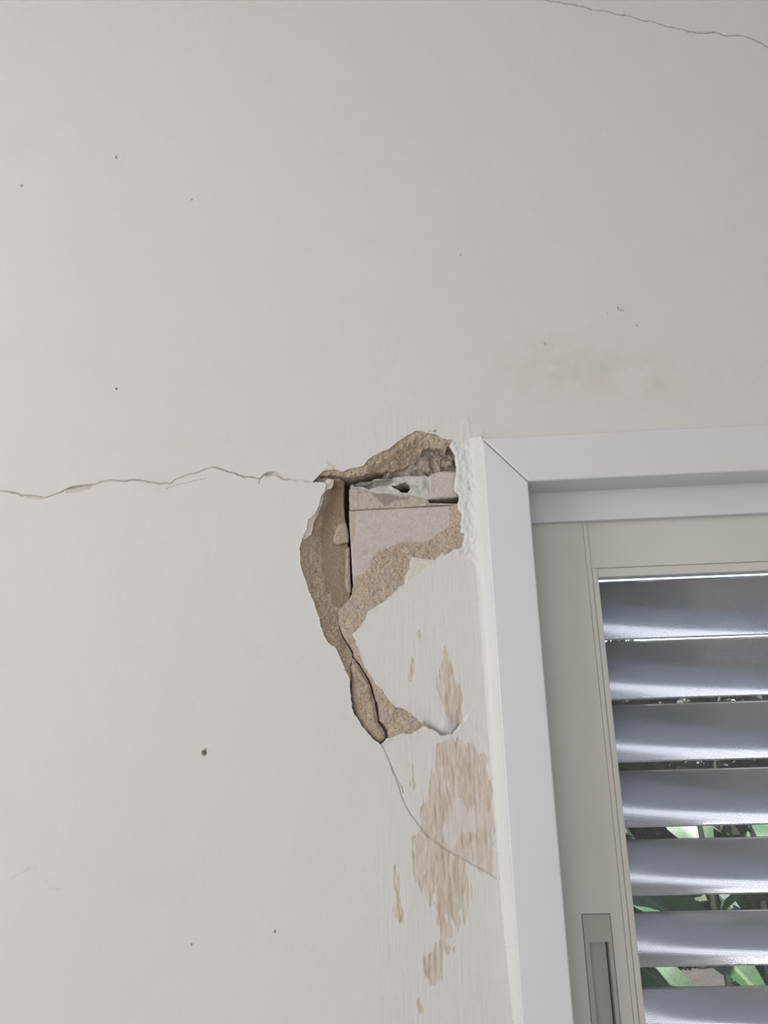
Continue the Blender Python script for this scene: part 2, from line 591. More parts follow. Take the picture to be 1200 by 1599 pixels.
HAIR = PL([(595, 1160), (600.6, 1170), (606, 1183), (613, 1197), (620, 1215), (625, 1231), (629, 1245), (635, 1259), (644, 1274), (653.6, 1287), (669, 1306), (691, 1321.6),
           (716, 1337), (731, 1345), (747, 1354), (760, 1361), (777, 1372)])
HAIR2 = PL([(613, 1197), (623, 1218), (632, 1237)])
EDGE_RL = PL([(665, 1133), (650, 1141.5), (640, 1147.5), (632, 1144), (611, 1152), (599, 1158)])
SMEAR = [PL([(722, 690), (724, 672), (727, 655)]), PL([(735, 684), (733, 668), (731, 652)]), PL([(745, 682), (756, 672), (762, 663)])]
CRACK = PL([(-140, 745), (-60, 756), (0, 765.4), (18, 768), (35, 773), (55, 774), (72, 777), (84, 773), (93, 769), (103, 764), (124, 759), (145, 757), (160, 752), (173, 750), (195, 751), (215, 749),
            (232, 752), (247, 754.7), (268, 754.7), (274, 749), (280, 746.7), (296, 741), (308, 738), (320, 733), (331, 730), (343, 731), (355, 736), (370, 740), (383, 744), (395, 746), (406, 747.7),
            (413, 740.7), (425, 738), (434, 743), (443, 747.7), (465, 750), (492, 753)])
CRACK_B = [PL([(260, 763), (270, 759), (290, 754), (306, 751), (322, 747)]), PL([(407, 747), (405, 755)])]
CHIP = [PL([(100, 765), (112, 759), (130, 757), (147, 755), (143, 759), (122, 763)]), PL([(411, 742), (418, 737), (428, 737), (439, 742), (430, 743), (420, 744)])]
CHIP_PALE = [PL([(103, 766), (122, 764), (147, 759), (140, 764), (120, 769), (106, 770)]), PL([(424, 738), (434, 737), (446, 745), (440, 748)]), PL([(40, 775), (56, 773), (74, 778), (66, 780), (45, 778)])]
CRACKT = PL([(835, -8), (858, 1), (870, 2.5), (877, 3), (883, 6), (898, 7), (912, 9), (926, 13), (940, 16.5), (952, 18), (962.5, 21.5), (975, 23), (985, 24.7), (995, 29), (1004, 31.7), (1014, 33), (1022.7, 34),
             (1032, 37), (1041.7, 41), (1057.5, 42.7), (1073, 47.5), (1092, 50), (1105, 50.5), (1117.7, 50), (1128, 53), (1136.7, 55.4), (1150, 55), (1162, 56.4), (1178, 61.7), (1190, 67), (1200, 72.8),
             (1240, 88), (1300, 97)])


def border_fade(X, Z, r, w=0.006):
    return sstep(0, w, np.minimum(np.minimum(X - r[0], r[1] - X + 0.02), np.minimum(Z - r[2], r[3] - Z)))


def streak(X, Z, seed):
    return fbm(X, Z, 0.0035, seed, 3, 1.0, 9.0)


def scrape_mask(X, Z):
    s = np.full(X.shape, 1.0)
    for k, p in SCR.items():
        s = np.minimum(s, sdf_poly(X, Z, p))
    s = s + streak(X, Z, 5) * 0.0060 + fbm(X, Z, 0.007, 9, 4, 1, 2.2) * 0.0055
    isl = sdf_poly(X, Z, ISL) + streak(X, Z, 11) * 0.010
    m = sstep(0.0010, -0.0012, s) * (0.62 + 0.38 * sstep(-0.3, 0.2, fbm(X, Z, 0.009, 13, 4, 1, 2.0)))
    keep = sstep(0.0012, -0.0012, isl)
    m = m * (1 - 0.6 * keep)
    # thin surviving paint streaks
    m = m * (1 - 0.6 * sstep(0.36, 0.52, streak(X, Z, 23)))
    return m


_cache = {}


def scr_cached(X, Z):
    k = (X.shape, float(X[0, 0]))
    if k not in _cache:
        _cache[k] = scrape_mask(X, Z)
    return _cache[k]


def wall_depth(X, Z, S):
    fade = border_fade(X, Z, rect_main)
    m = scr_cached(X, Z)
    d = m * (0.0006 + 0.0010 * streak(X, Z, 41) + 0.0010 * fbm(X, Z, 0.005, 42, 3, 1, 2.2)) + 0.00022 * streak(X * 1.6, Z, 3) * sstep(P(545, 900)[0], P(600, 900)[0], X)
    d += 0.0002 * fbm(X, Z, 0.02, 77, 3)
    zone = sdf_poly(X, Z, LIPZONE)
    dl = dist_line(X, Z, LIP)
    d += np.where(zone < 0, 0.015 * np.exp(-dl / (8 * PXM)), 0)
    d -= np.where(zone >= 0, 0.0006 * np.exp(-(dl / (9 * PXM)) ** 2), 0)
    d -= 0.0008 * np.exp(-(dist_line(X, Z, RIDGE) / (7 * PXM)) ** 2)
    for h in (HAIR, HAIR2):
        jx = fbm(X, Z, 0.012, 51, 3)
        d += 0.0026 * np.exp(-((dist_line(X + 0.0016 * jx, Z + 0.0012 * fbm(X, Z, 0.008, 52, 3), h)) / 0.00055) ** 2)
    # flaking paint along the lower rim and round the hole
    d -= 0.0011 * np.exp(-(dist_line(X, Z, EDGE_RL) / (6 * PXM)) ** 2) * (0.6 + fbm(X, Z, 0.006, 61, 2))
    d -= 0.0006 * np.exp(-(np.abs(S) / 0.003) ** 2) * (0.4 + fbm(X, Z, 0.008, 63, 2))
    for i, s in enumerate(SMEAR):
        d -= 0.00045 * np.exp(-((dist_line(X, Z, s) + 0.002 * fbm(X, Z, 0.006, 70 + i, 2)) / 0.0030) ** 2)
    dc = dist_line(X, Z, CRACK)
    cr = 0.0042 * np.exp(-((dist_line(X, Z + 0.0016 * fbm(X, Z, 0.007, 39, 3), CRACK)) / 0.0007) ** 2) - 0.0005 * np.exp(-(dc / 0.004) ** 2)
    return d * fade + cr * (1 - sstep(P(484, 752)[0], P(496, 752)[0], X))


def wall_attr(X, Z, S):
    m = scr_cached(X, Z)
    hair = np.zeros(X.shape)
    for h in (HAIR, HAIR2):
        hair = np.maximum(hair, np.exp(-(dist_line(X + 0.0016 * fbm(X, Z, 0.012, 51, 3), Z + 0.0012 * fbm(X, Z, 0.008, 52, 3), h) / 0.0006) ** 2))
    w = np.zeros(X.shape)
    for s in SMEAR:
        w = np.maximum(w, 0.15 * np.exp(-(dist_line(X, Z, s) / 0.004) ** 2))
    pale = sstep(-0.0022, -0.0002, S + 0.001 * fbm(X, Z, 0.004, 15, 2)) * 0.5      # chipped bright rim of the paint
    return {'scrape': m, 'raw': 0.55 * hair, 'white': np.maximum(w, pale * (1 - m)), 'dark': 0 * m}


def hole_sdf(X, Z):
    return -(sdf_poly(X, Z, HOLE) + 0.0008 * fbm(X, Z, 0.005, 88, 3) + 0.0007 * fbm(X, Z, 0.0024, 89, 2))


def crack_depth(line, branches, chips, pales, r, width, depth):
    def f(X, Z, S):
        j = fbm(X, Z, 0.012, 19, 3)
        w = width * (0.95 + 0.75 * fbm(X, Z, 0.03, 29, 2))
        depth_ = depth * (0.75 + 0.5 * fbm(X, Z, 0.045, 49, 2))
        d = depth_ * np.exp(-((dist_line(X + 0.0012 * j, Z + 0.0016 * fbm(X, Z, 0.007, 39, 3), line)) / w) ** 2)
        for b in branches:
            d = np.maximum(d, depth * 0.5 * np.exp(-((dist_line(X, Z + 0.001 * j, b)) / (width * 0.7)) ** 2))
        for c in chips:
            s = sdf_poly(X, Z, c) + 0.0008 * j
            d = np.maximum(d, 0.0042 * sstep(0.0004, -0.0012, s))
        for c in pales:
            s = sdf_poly(X, Z, c) + 0.001 * j
            d = np.maximum(d, 0.0011 * sstep(0.0004, -0.0006, s))
        # one lip of the crack stands slightly proud
        dd = dist_line(X, Z, line)
        d = d - 0.0005 * np.exp(-(dd / 0.004) ** 2)
        return d * border_fade(X, Z, r) * (sstep(0, 0.004, r[1] - X) if r is rect_top else 1)
    return f


def crack_attr(line, chips, pales, core_dark):
    def f(X, Z, S):
        raw = 0.5 * np.exp(-(dist_line(X, Z, line) / 0.0008) ** 2)
        for c in list(chips) + list(pales):
            raw = np.maximum(raw, 0.8 * sstep(0.0004, -0.0006, sdf_poly(X, Z, c)))
        dk = core_dark * np.exp(-(dist_line(X + 0.0012 * fbm(X, Z, 0.012, 19, 3), Z + 0.0016 * fbm(X, Z, 0.007, 39, 3), line) / 0.0010) ** 2)  # crack core coloured darker along its line
        return {'raw': raw, 'scrape': 0 * raw, 'white': 0 * raw, 'dark': dk}
    return f


RXL, RXR, RY0, RZT = -2.5, 2.3, -3.6, 2.95               # the room
wb = Builder()
wb.add(*grid_patch(rect_main, hole_sdf, wall_depth, 0.0, cellW, 0.0028, wall_attr, {'raw': 1.0, 'scrape': 0.0, 'white': 0.0, 'dark': 0.0}))
wb.add(*grid_patch(rect_crack, None, crack_depth(CRACK, CRACK_B, CHIP, CHIP_PALE, rect_crack, 0.00072, 0.0042), 0.0, 0.00058, None,
                   crack_attr(CRACK, CHIP, CHIP_PALE, 0.28)))
wb.add(*grid_patch(rect_top, None, crack_depth(CRACKT, [], [], [], rect_top, 0.0013, 0.010), 0.0, 0.00062, None, crack_attr(CRACKT, [], [], 0.75)))
# small dents and nail holes
pits_px = [(320, 1176, 5.5, 1.0), (182, 245, 4, 0.5), (35, 289, 4, 0.4), (182, 607, 2.2, 0.7), (430, 1455, 2, 0.5), (720, 398, 2, 0.3),
           (300, 1475, 2, 0.4), (300, 312, 2, 0.4), (966, 481, 2.2, 0.45), (973, 485, 1.6, 0.4), (950, 489, 1.8, 0.3), (995, 508, 2.0, 0.4), (852, 536, 2.4, 0.3)]
rect_pits = []
for k, (px, py, r, amt) in enumerate(pits_px):
    x, z = P(px, py)
    rr = r * PXM
    R_ = (x - rr * 3, x + rr * 3, z - rr * 3, z + rr * 3)
    rect_pits.append(R_)

    def pd(X, Z, S, x=x, z=z, rr=rr, amt=amt, k=k):
        q = np.sqrt(((X - x)) ** 2 + ((Z - z) * 0.75) ** 2) + 0.35 * rr * fbm(X, Z, rr * 0.9, 100 + k, 2)
        return (0.0035 * amt * sstep(rr * 0.85, rr * 0.25, q) - 0.0002 * np.exp(-((q - rr) / (0.3 * rr)) ** 2)) * sstep(0, rr, np.minimum(np.minimum(X - R_[0], R_[1] - X), np.minimum(Z - R_[2], R_[3] - Z)))

    def pa(X, Z, S, x=x, z=z, rr=rr, amt=amt, k=k):
        q = np.sqrt((X - x) ** 2 + ((Z - z) * 0.75) ** 2) + 0.35 * rr * fbm(X, Z, rr * 0.9, 100 + k, 2)
        return {'dark': amt * 0.8 * sstep(rr * 0.8, rr * 0.3, q), 'raw': amt * 0.7 * sstep(rr * 1.15, rr * 0.7, q)}
    wb.add(*grid_patch(R_, None, pd, 0.0, rr / 7, None, pa))
# two faint scratches low on the left
SC = [PL([(20, 1371), (30, 1366), (42, 1358), (60, 1355)]), PL([(72, 1376), (80, 1386), (94, 1389)])]
sx_a, sz_a = P(4, 1400)
sx_b, sz_b = P(108, 1342)
rect_scr = (sx_a, sx_b, sz_a, sz_b)


def scratch(X, Z):
    return sum(np.exp(-((dist_line(X, Z + 0.0012 * fbm(X, Z, 0.006, 131, 2), l)) / 0.0013) ** 2) for l in SC) * np.clip(0.6 + fbm(X, Z, 0.008, 132, 2), 0, 1)


wb.add(*grid_patch(rect_scr, None, lambda X, Z, S: 0.0005 * scratch(X, Z), 0.0, 0.0008, None, lambda X, Z, S: {'dark': 0.22 * scratch(X, Z)}))
rect_pits.append(rect_scr)
# plain wall round the relief sheets and the window opening
OX0, OX1, OZ0, OZ1 = xc + 0.02, xR + 0.03, ZB - 0.03, zi + 0.03
assert OZ1 < zt
rects = [rect_main, rect_crack, rect_top, (OX0, OX1, OZ0, OZ1)] + rect_pits
gx = sorted({RXL, RXR} | {v for r in rects for v in r[:2]})
gz = sorted({0.0, RZT} | {v for r in rects for v in r[2:]})
for a, b in zip(gx[:-1], gx[1:]):
    for c, d in zip(gz[:-1], gz[1:]):
        mx_, mz_ = (a + b) / 2, (c + d) / 2
        if any(r[0] < mx_ < r[1] and r[2] < mz_ < r[3] for r in rects):
            continue
        wb.quad((a, 0, c), (b, 0, c), (b, 0, d), (a, 0, d))
# reveals and outer face
for (a, b) in (((OX0, OZ0), (OX0, OZ1)), ((OX0, OZ1), (OX1, OZ1)), ((OX1, OZ1), (OX1, OZ0)), ((OX1, OZ0), (OX0, OZ0))):
    wb.quad((a[0], 0, a[1]), (b[0], 0, b[1]), (b[0], WT, b[1]), (a[0], WT, a[1]))
for r in ((RXL, OX0, 0, RZT), (OX1, RXR, 0, RZT), (OX0, OX1, 0, OZ0), (OX0, OX1, OZ1, RZT)):
    wb.quad((r[0], WT, r[2]), (r[0], WT, r[3]), (r[1], WT, r[3]), (r[1], WT, r[2]))
wall = wb.build('wall_back', M_WALL, None, True)
tag(wall, 'cracked off-white plaster wall with a broken patch beside the window', kind='structure')


def piece(name, pts_px, depth, mat, cell=0.0009, jit=0.0008, jscale=0.005, seed=0, back=0.046, tone=None, label=None, holes=(), Y=0.008, parent=None):
    pts = PL(pts_px, Y)
    hs = [PL(h, Y) for h in holes]
    r = (pts[:, 0].min() - 0.003, pts[:, 0].max() + 0.003, pts[:, 1].min() - 0.003, pts[:, 1].max() + 0.003)

    def sdf(X, Z):
        s = sdf_poly(X, Z, pts)
        for h in hs:
            s = np.maximum(s, -sdf_poly(X, Z, h))
        return s + jit * fbm(X, Z, jscale, seed, 3)
    at = (lambda X, Z, S: {'tone': tone(X, Z, S)}) if tone else None
    V, F, A = grid_patch(r, sdf, depth, 0.0, cell, back, at)
    o = mesh_obj(name, V.tolist(), F, mat, parent or wall, True, A)
    if label:
        o['label'] = label
    return o


# backing behind the broken plaster; near-black colour stands for shade in the gaps
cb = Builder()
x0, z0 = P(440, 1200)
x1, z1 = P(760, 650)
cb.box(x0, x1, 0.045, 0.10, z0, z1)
cb.build('gap_backing', M_GAP_SHADE, wall)
cb = Builder()
cb.box(P(505, 960)[0], P(680, 960)[0], 0.024, 0.05, P(600, 1175)[1], P(540, 938)[1])
cb.build('gap_backing', M_RENDER, wall)  # render-brown backing added so the lower cracks come out less dark

# --- left: broken render, sloping from the paint edge to the darker-toned inner face beside the gap
A_out = [(484, 752), (497, 739), (504, 729), (530, 745), (538, 750)]
GAP_L = [(537, 748), (535.5, 765), (536, 790), (537, 806), (539, 814), (541.5, 822), (542, 847), (543, 875), (544, 907), (545.5, 926),
         (544, 934), (536, 941.5), (529.5, 948.5), (527.3, 954), (527, 972), (531, 986), (535.5, 997), (542.5, 1008), (547.5, 1016), (550.5, 1023), (547.5, 1040), (548.5, 1064)]
L_out = [(540, 1056), (533, 1042), (528, 1027), (522, 1014), (510, 1007), (500, 990), (495, 966), (481, 929), (465, 885), (464, 848), (470, 835), (476, 822), (477, 810), (489, 799), (495, 787), (498, 775), (503, 766), (507, 757)]
pA = [(487, 755.5), (497, 747), (512, 745), (528, 745)] + GAP_L + L_out
LEFT_EDGE = PL([(547.2, 1062), (541, 1050), (536, 1038), (531, 1024), (525.5, 1011), (513.5, 1003.5), (504.5, 987), (498.5, 963), (485, 927), (469.5, 883), (469, 850), (480, 826), (481, 813), (492, 802),
                (498.7, 788), (501, 777), (506.7, 768), (510.5, 754)])
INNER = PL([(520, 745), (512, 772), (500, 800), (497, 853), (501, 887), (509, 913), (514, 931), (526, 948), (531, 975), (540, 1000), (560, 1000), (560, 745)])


def dA(X, Z, S):
    de = dist_line(X, Z, LEFT_EDGE)
    si = sdf_poly(X, Z, INNER) + 0.0025 * fbm(X, Z, 0.01, 4, 3)
    t = np.where(si < 0, 1.0, de / (de + np.maximum(si, 1e-5)))
    d = 0.0022 + 0.0150 * t ** 0.9
    r = fbm(X, Z, 0.006, 7, 4, gain=0.6)
    d += np.where(si > 0, 0.0030, 0.0009) * r + np.where(si > 0, 0.0009, 0.0004) * fbm(X, Z, 0.0026, 8, 2)
    return d


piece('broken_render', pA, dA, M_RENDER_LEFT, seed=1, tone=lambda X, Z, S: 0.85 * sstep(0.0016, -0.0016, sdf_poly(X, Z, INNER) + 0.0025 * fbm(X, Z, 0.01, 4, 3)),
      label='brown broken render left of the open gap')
# grey mortar chip lying on the inner face next to the gap
piece('mortar_chip', [(527, 820), (534, 815), (540, 816), (543, 826), (544, 846), (536, 847), (527, 850), (520, 846), (521, 835)],
      lambda X, Z, S: 0.0118 - 0.0015 * sstep(0, -0.003, S) + 0.0006 * fbm(X, Z, 0.004, 3, 3), M_CHIP, seed=12, back=0.018, label='grey mortar chip beside the gap')
piece('mortar_chip', [(541, 855), (545, 853), (546, 880), (547, 905), (547, 925), (541, 922), (538, 905), (539, 880)],
      lambda X, Z, S: 0.0128 - 0.001 * sstep(0, -0.002, S) + 0.0005 * fbm(X, Z, 0.004, 5, 3), M_CHIP, seed=14, back=0.018)

# --- cream skim layers left showing where the paint came away
piece('skim_coat', [(512, 750), (507, 756), (503, 767), (497, 777), (495, 787), (489, 800), (477, 811), (476, 826), (466, 848), (470, 856), (477, 843), (487, 836), (491, 818), (497, 803), (504, 790), (506, 772), (512, 766), (520, 762), (522, 750)],
      lambda X, Z, S: 0.0010 + 0.0022 * sstep(-0.006, 0, S) + 0.0003 * fbm(X, Z, 0.005, 2, 3), M_SKIM, seed=21, jit=0.0014, back=0.006)
piece('skim_coat', [(642.7, 870.7), (656, 873), (666, 874.7), (677, 876), (690, 866), (700, 870), (690, 878), (672, 890), (659, 897), (640, 914), (632, 914), (634, 900), (640, 889), (639.5, 881)],
      lambda X, Z, S: 0.0012 + 0.0006 * sstep(-0.004, 0, S) + 0.0002 * fbm(X, Z, 0.005, 2, 3), M_SKIM, seed=22, jit=0.001, back=0.006)
piece('skim_coat', [(500, 741), (507, 731), (512, 723.5), (516, 727), (525, 731), (524, 736), (512, 737)],
      lambda X, Z, S: -0.0014 + 0.0012 * sstep(-0.003, 0, S), M_SKIM, seed=23, jit=0.0005, back=0.001, label='lifted flake of paint at the end of the crack')

# --- top: thick rounded lip of render hanging over the opening
pB = [(490, 753), (500, 738), (508, 729), (524, 729), (536, 732), (545, 728), (566, 724), (572, 715), (583, 708), (606, 697), (621, 685), (640, 674.5), (649, 668), (658, 668), (667, 672), (680, 673), (688, 678), (694, 682), (706, 683),
      (712, 696), (706, 701), (700, 699), (695, 706), (690, 702), (684, 700), (676, 701), (669, 698), (660, 702), (657, 707), (652, 712), (644, 718), (636, 723), (630, 728), (622, 730), (612, 733), (603, 733.5), (596, 737), (588, 736), (578, 740), (570, 742), (560, 745),
      (552, 746.5), (543, 747), (534, 745.5), (526, 744), (514, 744), (500, 745)]
TOPEDGE = PL([(490, 752), (500, 740), (507, 732.5), (523, 733), (536, 736.5), (545, 732), (567, 728), (573, 719), (583, 712), (593, 707), (607, 701.5), (622.7, 688.7), (640, 678.7), (649, 673), (657, 672.5), (666.7, 676.5), (678.7, 677.3), (693, 686), (712, 690)])


def dB(X, Z, S):
    d = dist_line(X, Z, TOPEDGE) / (30 * PXM)
    r = fbm(X, Z, 0.007, 17, 4, gain=0.6)
    return 0.0016 + 0.015 * np.clip(d, 0, 1.3) ** 1.35 + (0.0034 * r + 0.0012 * fbm(X, Z, 0.0028, 18, 2)) * sstep(0, 0.12, d) - 0.0022 * np.exp(-((d - 0.35) / 0.2) ** 2)


piece('broken_render', pB, dB, M_RENDER, seed=31, jit=0.0012, label='thick brown lip of broken render above the masonry')

# --- grey rough mortar behind the lip
pM = [(596, 741), (604, 727), (618, 720), (636, 715), (650, 700), (662, 692), (690, 694), (716, 700), (718, 738), (700, 741), (684, 740), (668, 747), (655, 747), (640, 743), (612, 745)]


def dM(X, Z, S):
    zz = sstep(P(640, 742)[1], P(640, 722)[1], Z)
    return 0.027 - 0.006 * zz + 0.0055 * fbm(X, Z, 0.012, 27, 4, gain=0.6) + 0.0015 * fbm(X, Z, 0.003, 28, 2)


piece('mortar_bed', pM, dM, M_MORTAR, seed=32, jit=0.001, label='rough grey bed mortar above the pale joint')
for k, (pts, dep) in enumerate((([(655, 712), (668, 704), (676, 706), (675, 722), (677, 735), (668, 736), (660, 730), (652, 728)], 0.016),
                                ([(688, 714), (700, 711), (711, 713), (712, 727), (700, 729), (689, 726)], 0.0165),
                                ([(600, 737), (606, 729), (612, 731), (612, 740), (604, 742)], 0.014),
                                ([(655, 730), (664, 733), (668, 740), (660, 741), (654, 737)], 0.0145),
                                ([(676, 708), (686, 706), (688, 716), (680, 722)], 0.0185))):
    piece('mortar_lump', pts, lambda X, Z, S, dep=dep, k=k: dep + 0.006 * sstep(-0.005, 0, S) + 0.0022 * fbm(X, Z, 0.006, 60 + k, 3, gain=0.6), M_MORTAR, seed=40 + k, jit=0.0014, back=0.036)

# --- pale mortar joint with the black hole
hole_c = [(611, 757), (619, 757.5), (625, 754), (633, 752), (639.5, 755), (641, 763), (636, 768.5), (627, 768), (621, 764), (615, 761)]
pC = [(546, 760), (549, 756), (556, 752), (562, 749.5), (580, 748), (600, 746), (640, 742), (664, 742), (670, 744), (670.5, 779), (660, 780), (640, 776), (620, 773), (600, 772.5), (582, 772), (565, 767), (552, 762)]
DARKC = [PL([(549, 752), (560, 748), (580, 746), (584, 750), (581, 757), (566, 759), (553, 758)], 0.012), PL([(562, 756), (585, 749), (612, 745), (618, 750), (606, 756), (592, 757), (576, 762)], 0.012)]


def dC(X, Z, S):
    d = 0.0155 + 0.0022 * fbm(X, Z, 0.012, 33, 3) + 0.0008 * fbm(X, Z, 0.004, 34, 3)
    for p in DARKC:
        d += 0.0065 * sstep(0.001, -0.0022, sdf_poly(X, Z, p) + 0.0012 * fbm(X, Z, 0.006, 35, 3))
    return d


piece('mortar_joint', pC, dC, M_WHITE_MORTAR, seed=33, jit=0.0006, holes=[hole_c], Y=0.012,
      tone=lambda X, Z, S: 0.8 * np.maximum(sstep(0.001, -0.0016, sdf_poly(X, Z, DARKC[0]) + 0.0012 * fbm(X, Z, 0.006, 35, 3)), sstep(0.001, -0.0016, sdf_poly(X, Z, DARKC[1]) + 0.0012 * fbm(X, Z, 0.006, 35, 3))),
      label='whitish mortar joint with a small black hole')
# --- bed strip between the joint and the big block, with a grey smear
SMR = PL([(580, 770), (600, 772), (622, 774), (640, 777), (636, 780), (618, 782), (606, 790), (598, 788), (590, 779)], 0.012)
piece('bed_mortar', [(545, 764), (549, 761), (565, 764), (582, 769), (600, 770), (640, 773), (668, 779), (671, 785), (716, 786), (717, 789), (711, 788), (680, 789), (650, 791), (620, 792.8), (600, 793.5), (570, 795), (546, 796.3)],
      lambda X, Z, S: 0.0122 + 0.0014 * sstep(-0.0018, 0, S) + 0.0005 * fbm(X, Z, 0.005, 36, 3), M_BED, seed=34, jit=0.0003, Y=0.012,
      tone=lambda X, Z, S: 0.8 * sstep(0.0012, -0.0015, sdf_poly(X, Z, SMR) + 0.002 * fbm(X, Z, 0.006, 38, 3)), label='thin bed of mortar over the large block')
# --- blocks
piece('block_fragment', [(669.5, 744), (675, 740.5), (685, 736.5), (698, 736), (716, 737.5), (716, 776), (709, 777), (690, 778), (671.5, 779)],
      lambda X, Z, S: 0.0085 + 0.0022 * sstep(-0.0022, 0, S) + 0.0006 * fbm(X, Z, 0.006, 43, 3), M_BLOCK, seed=35, jit=0.0004, Y=0.01, label='small pinkish block fragment next to the caulk')
STN = PL([(545, 797), (556, 797), (555, 815), (554, 832), (551, 850), (549, 850)], 0.012)
piece('masonry_block', [(545, 797.6), (600, 794.8), (650, 792.2), (711, 789), (730, 788), (732, 860), (700, 880), (640, 900), (600, 915), (552, 925), (551, 905), (549, 870), (547.5, 845), (546, 820)],
      lambda X, Z, S: 0.0115 + 0.0018 * sstep(-0.0016, 0, S) + 0.00035 * fbm(X, Z, 0.02, 44, 4), M_BLOCK, seed=36, jit=0.0002, Y=0.012,
      tone=lambda X, Z, S: 0.6 * sstep(0.001, -0.001, sdf_poly(X, Z, STN) + 0.002 * fbm(X, Z, 0.008, 45, 3)) + 0.5 * sstep(0.35, 0.55, fbm(X, Z, 0.02, 46, 4)) * sstep(P(600, 830)[1], P(600, 850)[1], Z), label='large smooth pinkish-grey masonry block')

# --- right: pale render between the block, the crack and the surviving paint
FB = [(700, 788), (703, 800), (704.5, 808), (701, 821), (693, 826.7), (682.7, 832), (674.7, 841), (658.7, 846.7), (640, 844.7), (624, 846.5), (611, 853), (600, 854.5), (593, 857), (584, 863), (577.5, 875), (576, 885), (567, 895), (551.5, 901)]
CRK_R = [(551, 915), (549.5, 928), (545, 936), (537, 943), (530.5, 950), (528.5, 956), (528.5, 972), (533, 986), (538, 997), (546, 1009), (551, 1016), (553, 1025), (566.5, 1043.5), (576.5, 1060), (582, 1075), (588.8, 1098), (592.5, 1126), (601, 1132), (605.5, 1141), (606, 1153)]
G_out = [(612, 1158), (640, 1153), (656, 1144), (670, 1135), (656, 1120), (640, 1106), (629, 1101), (620, 1099), (600, 1073), (585, 1054), (570, 1028), (563, 1009), (558, 992), (570, 978), (575, 966), (581, 959), (600, 947), (617, 935), (628, 922), (640, 917), (660, 900), (684, 880), (700, 872), (722, 862), (735, 852), (735, 788)]
pG = FB + CRK_R + G_out
FBm = PL(FB + CRK_R, 0.008)
PEDGE = PL([(735, 790), (727, 803), (727, 850), (720, 855), (705, 860.7), (687, 871), (668, 885), (636, 910.5), (613, 928), (575, 955.5), (550, 989.5), (560, 1014), (581, 1059), (596, 1077), (617, 1104), (638, 1111.5), (664, 1133), (640, 1147), (611, 1152)], 0.004)


def dG(X, Z, S):
    a, b = dist_line(X, Z, FBm), dist_line(X, Z, PEDGE)
    t = a / (a + b + 1e-6)
    up_ = sstep(P(560, 960)[1], P(560, 900)[1], Z)
    return (0.0022 + (0.0062 + 0.0028 * up_) * (1 - t) ** 1.1 + 0.0022 * fbm(X, Z, 0.006, 53, 4, gain=0.6) * sstep(0, 0.08, t)) + 0.0009 * fbm(X, Z, 0.0026, 54, 2)


piece('broken_render', pG, dG, M_RENDER_PALE, seed=37, jit=0.0011, Y=0.008,
      tone=lambda X, Z, S: 0.55 * sstep(-0.05, 0.35, fbm(X, Z, 0.012, 55, 4, 1, 2)) * sstep(P(600, 860)[1], P(600, 900)[1], Z), label='sandy broken render right of the crack below the block')
# --- loose lens of render between the two cracks
piece('render_fragment', [(550, 1027), (556, 1033), (565, 1046), (574, 1062), (580, 1077), (585.5, 1099), (590, 1128), (598, 1138), (602, 1152), (595, 1160), (584, 1156), (570, 1142), (561, 1131), (554.5, 1115), (550, 1094), (549, 1076), (548.2, 1056), (547.5, 1042)],
      lambda X, Z, S: 0.0042 + 0.003 * sstep(-0.004, 0, S) + 0.0022 * fbm(X, Z, 0.006, 58, 4, gain=0.6) + 0.0008 * fbm(X, Z, 0.0026, 59, 2), M_RENDER_PALE, seed=38, jit=0.0008, Y=0.004,
      jscale=0.004, label='loose sliver of render between two cracks')

# --- caulk smeared between the wall and the casing
CKL = [(733, 668), (726, 676), (718, 684), (706, 690.5), (702, 697), (707, 704), (710.5, 712), (712, 722), (713, 736), (711, 748), (709.5, 766), (716, 773), (718, 781), (714, 787), (717, 796), (722, 803), (720, 816), (719.5, 832), (725.5, 834), (723.5, 848), (721, 855),
       (706, 862), (716, 869), (728, 873), (738, 876), (743, 884), (745, 910), (749, 960), (755, 1040), (759, 1100), (764, 1160), (770, 1230), (775, 1290), (780, 1370), (784, 1425), (792, 1500), (801, 1590), (806, 1645)]
ckp = [tuple(p) for p in PL(CKL)]
pts = np.array(ckp + [(xc + 0.004, RZ0), (xc + 0.004, zt + 0.004), (xc - 0.006, zt + 0.006)])
ZQ = P(740, 885)[1]


def ck_sdf(X, Z):
    s = sdf_poly(X, Z, pts)
    upz = sstep(ZQ - 0.02, ZQ + 0.02, Z)
    return s + (0.0003 + 0.0012 * upz) * fbm(X, Z, 0.006, 90, 3)


def ck_depth(X, Z, S):
    upz = sstep(ZQ - 0.015, ZQ + 0.02, Z)
    q = np.maximum(xc - X, 0)
    h = 0.015 * np.exp(-(q / 0.0068) ** 1.2) * (1 - upz) + upz * 0.019 * np.exp(-(q / 0.0085) ** 1.5)
    body = upz * (0.0018 + 0.0026 * fbm(X, Z, 0.011, 91, 4, 1, 1.8, gain=0.6) + 0.0008 * fbm(X, Z, 0.004, 92, 3)) * sstep(0, -0.003, S)
    return -(h + body + 0.0003) + upz * 0.003 * np.exp(-(((X - P(735, 764)[0]) ** 2 + (Z - P(735, 764)[1]) ** 2) / 0.0022 ** 2))


V, F, A = grid_patch((pts[:, 0].min() - 0.002, xc + 0.003, RZ0, zt + 0.008), ck_sdf, ck_depth, 0.0, 0.0010, 0.004)
ck = mesh_obj('caulk', V.tolist(), F, M_CAULK, wall, True)
ck['label'] = 'white caulk smeared along the window casing'

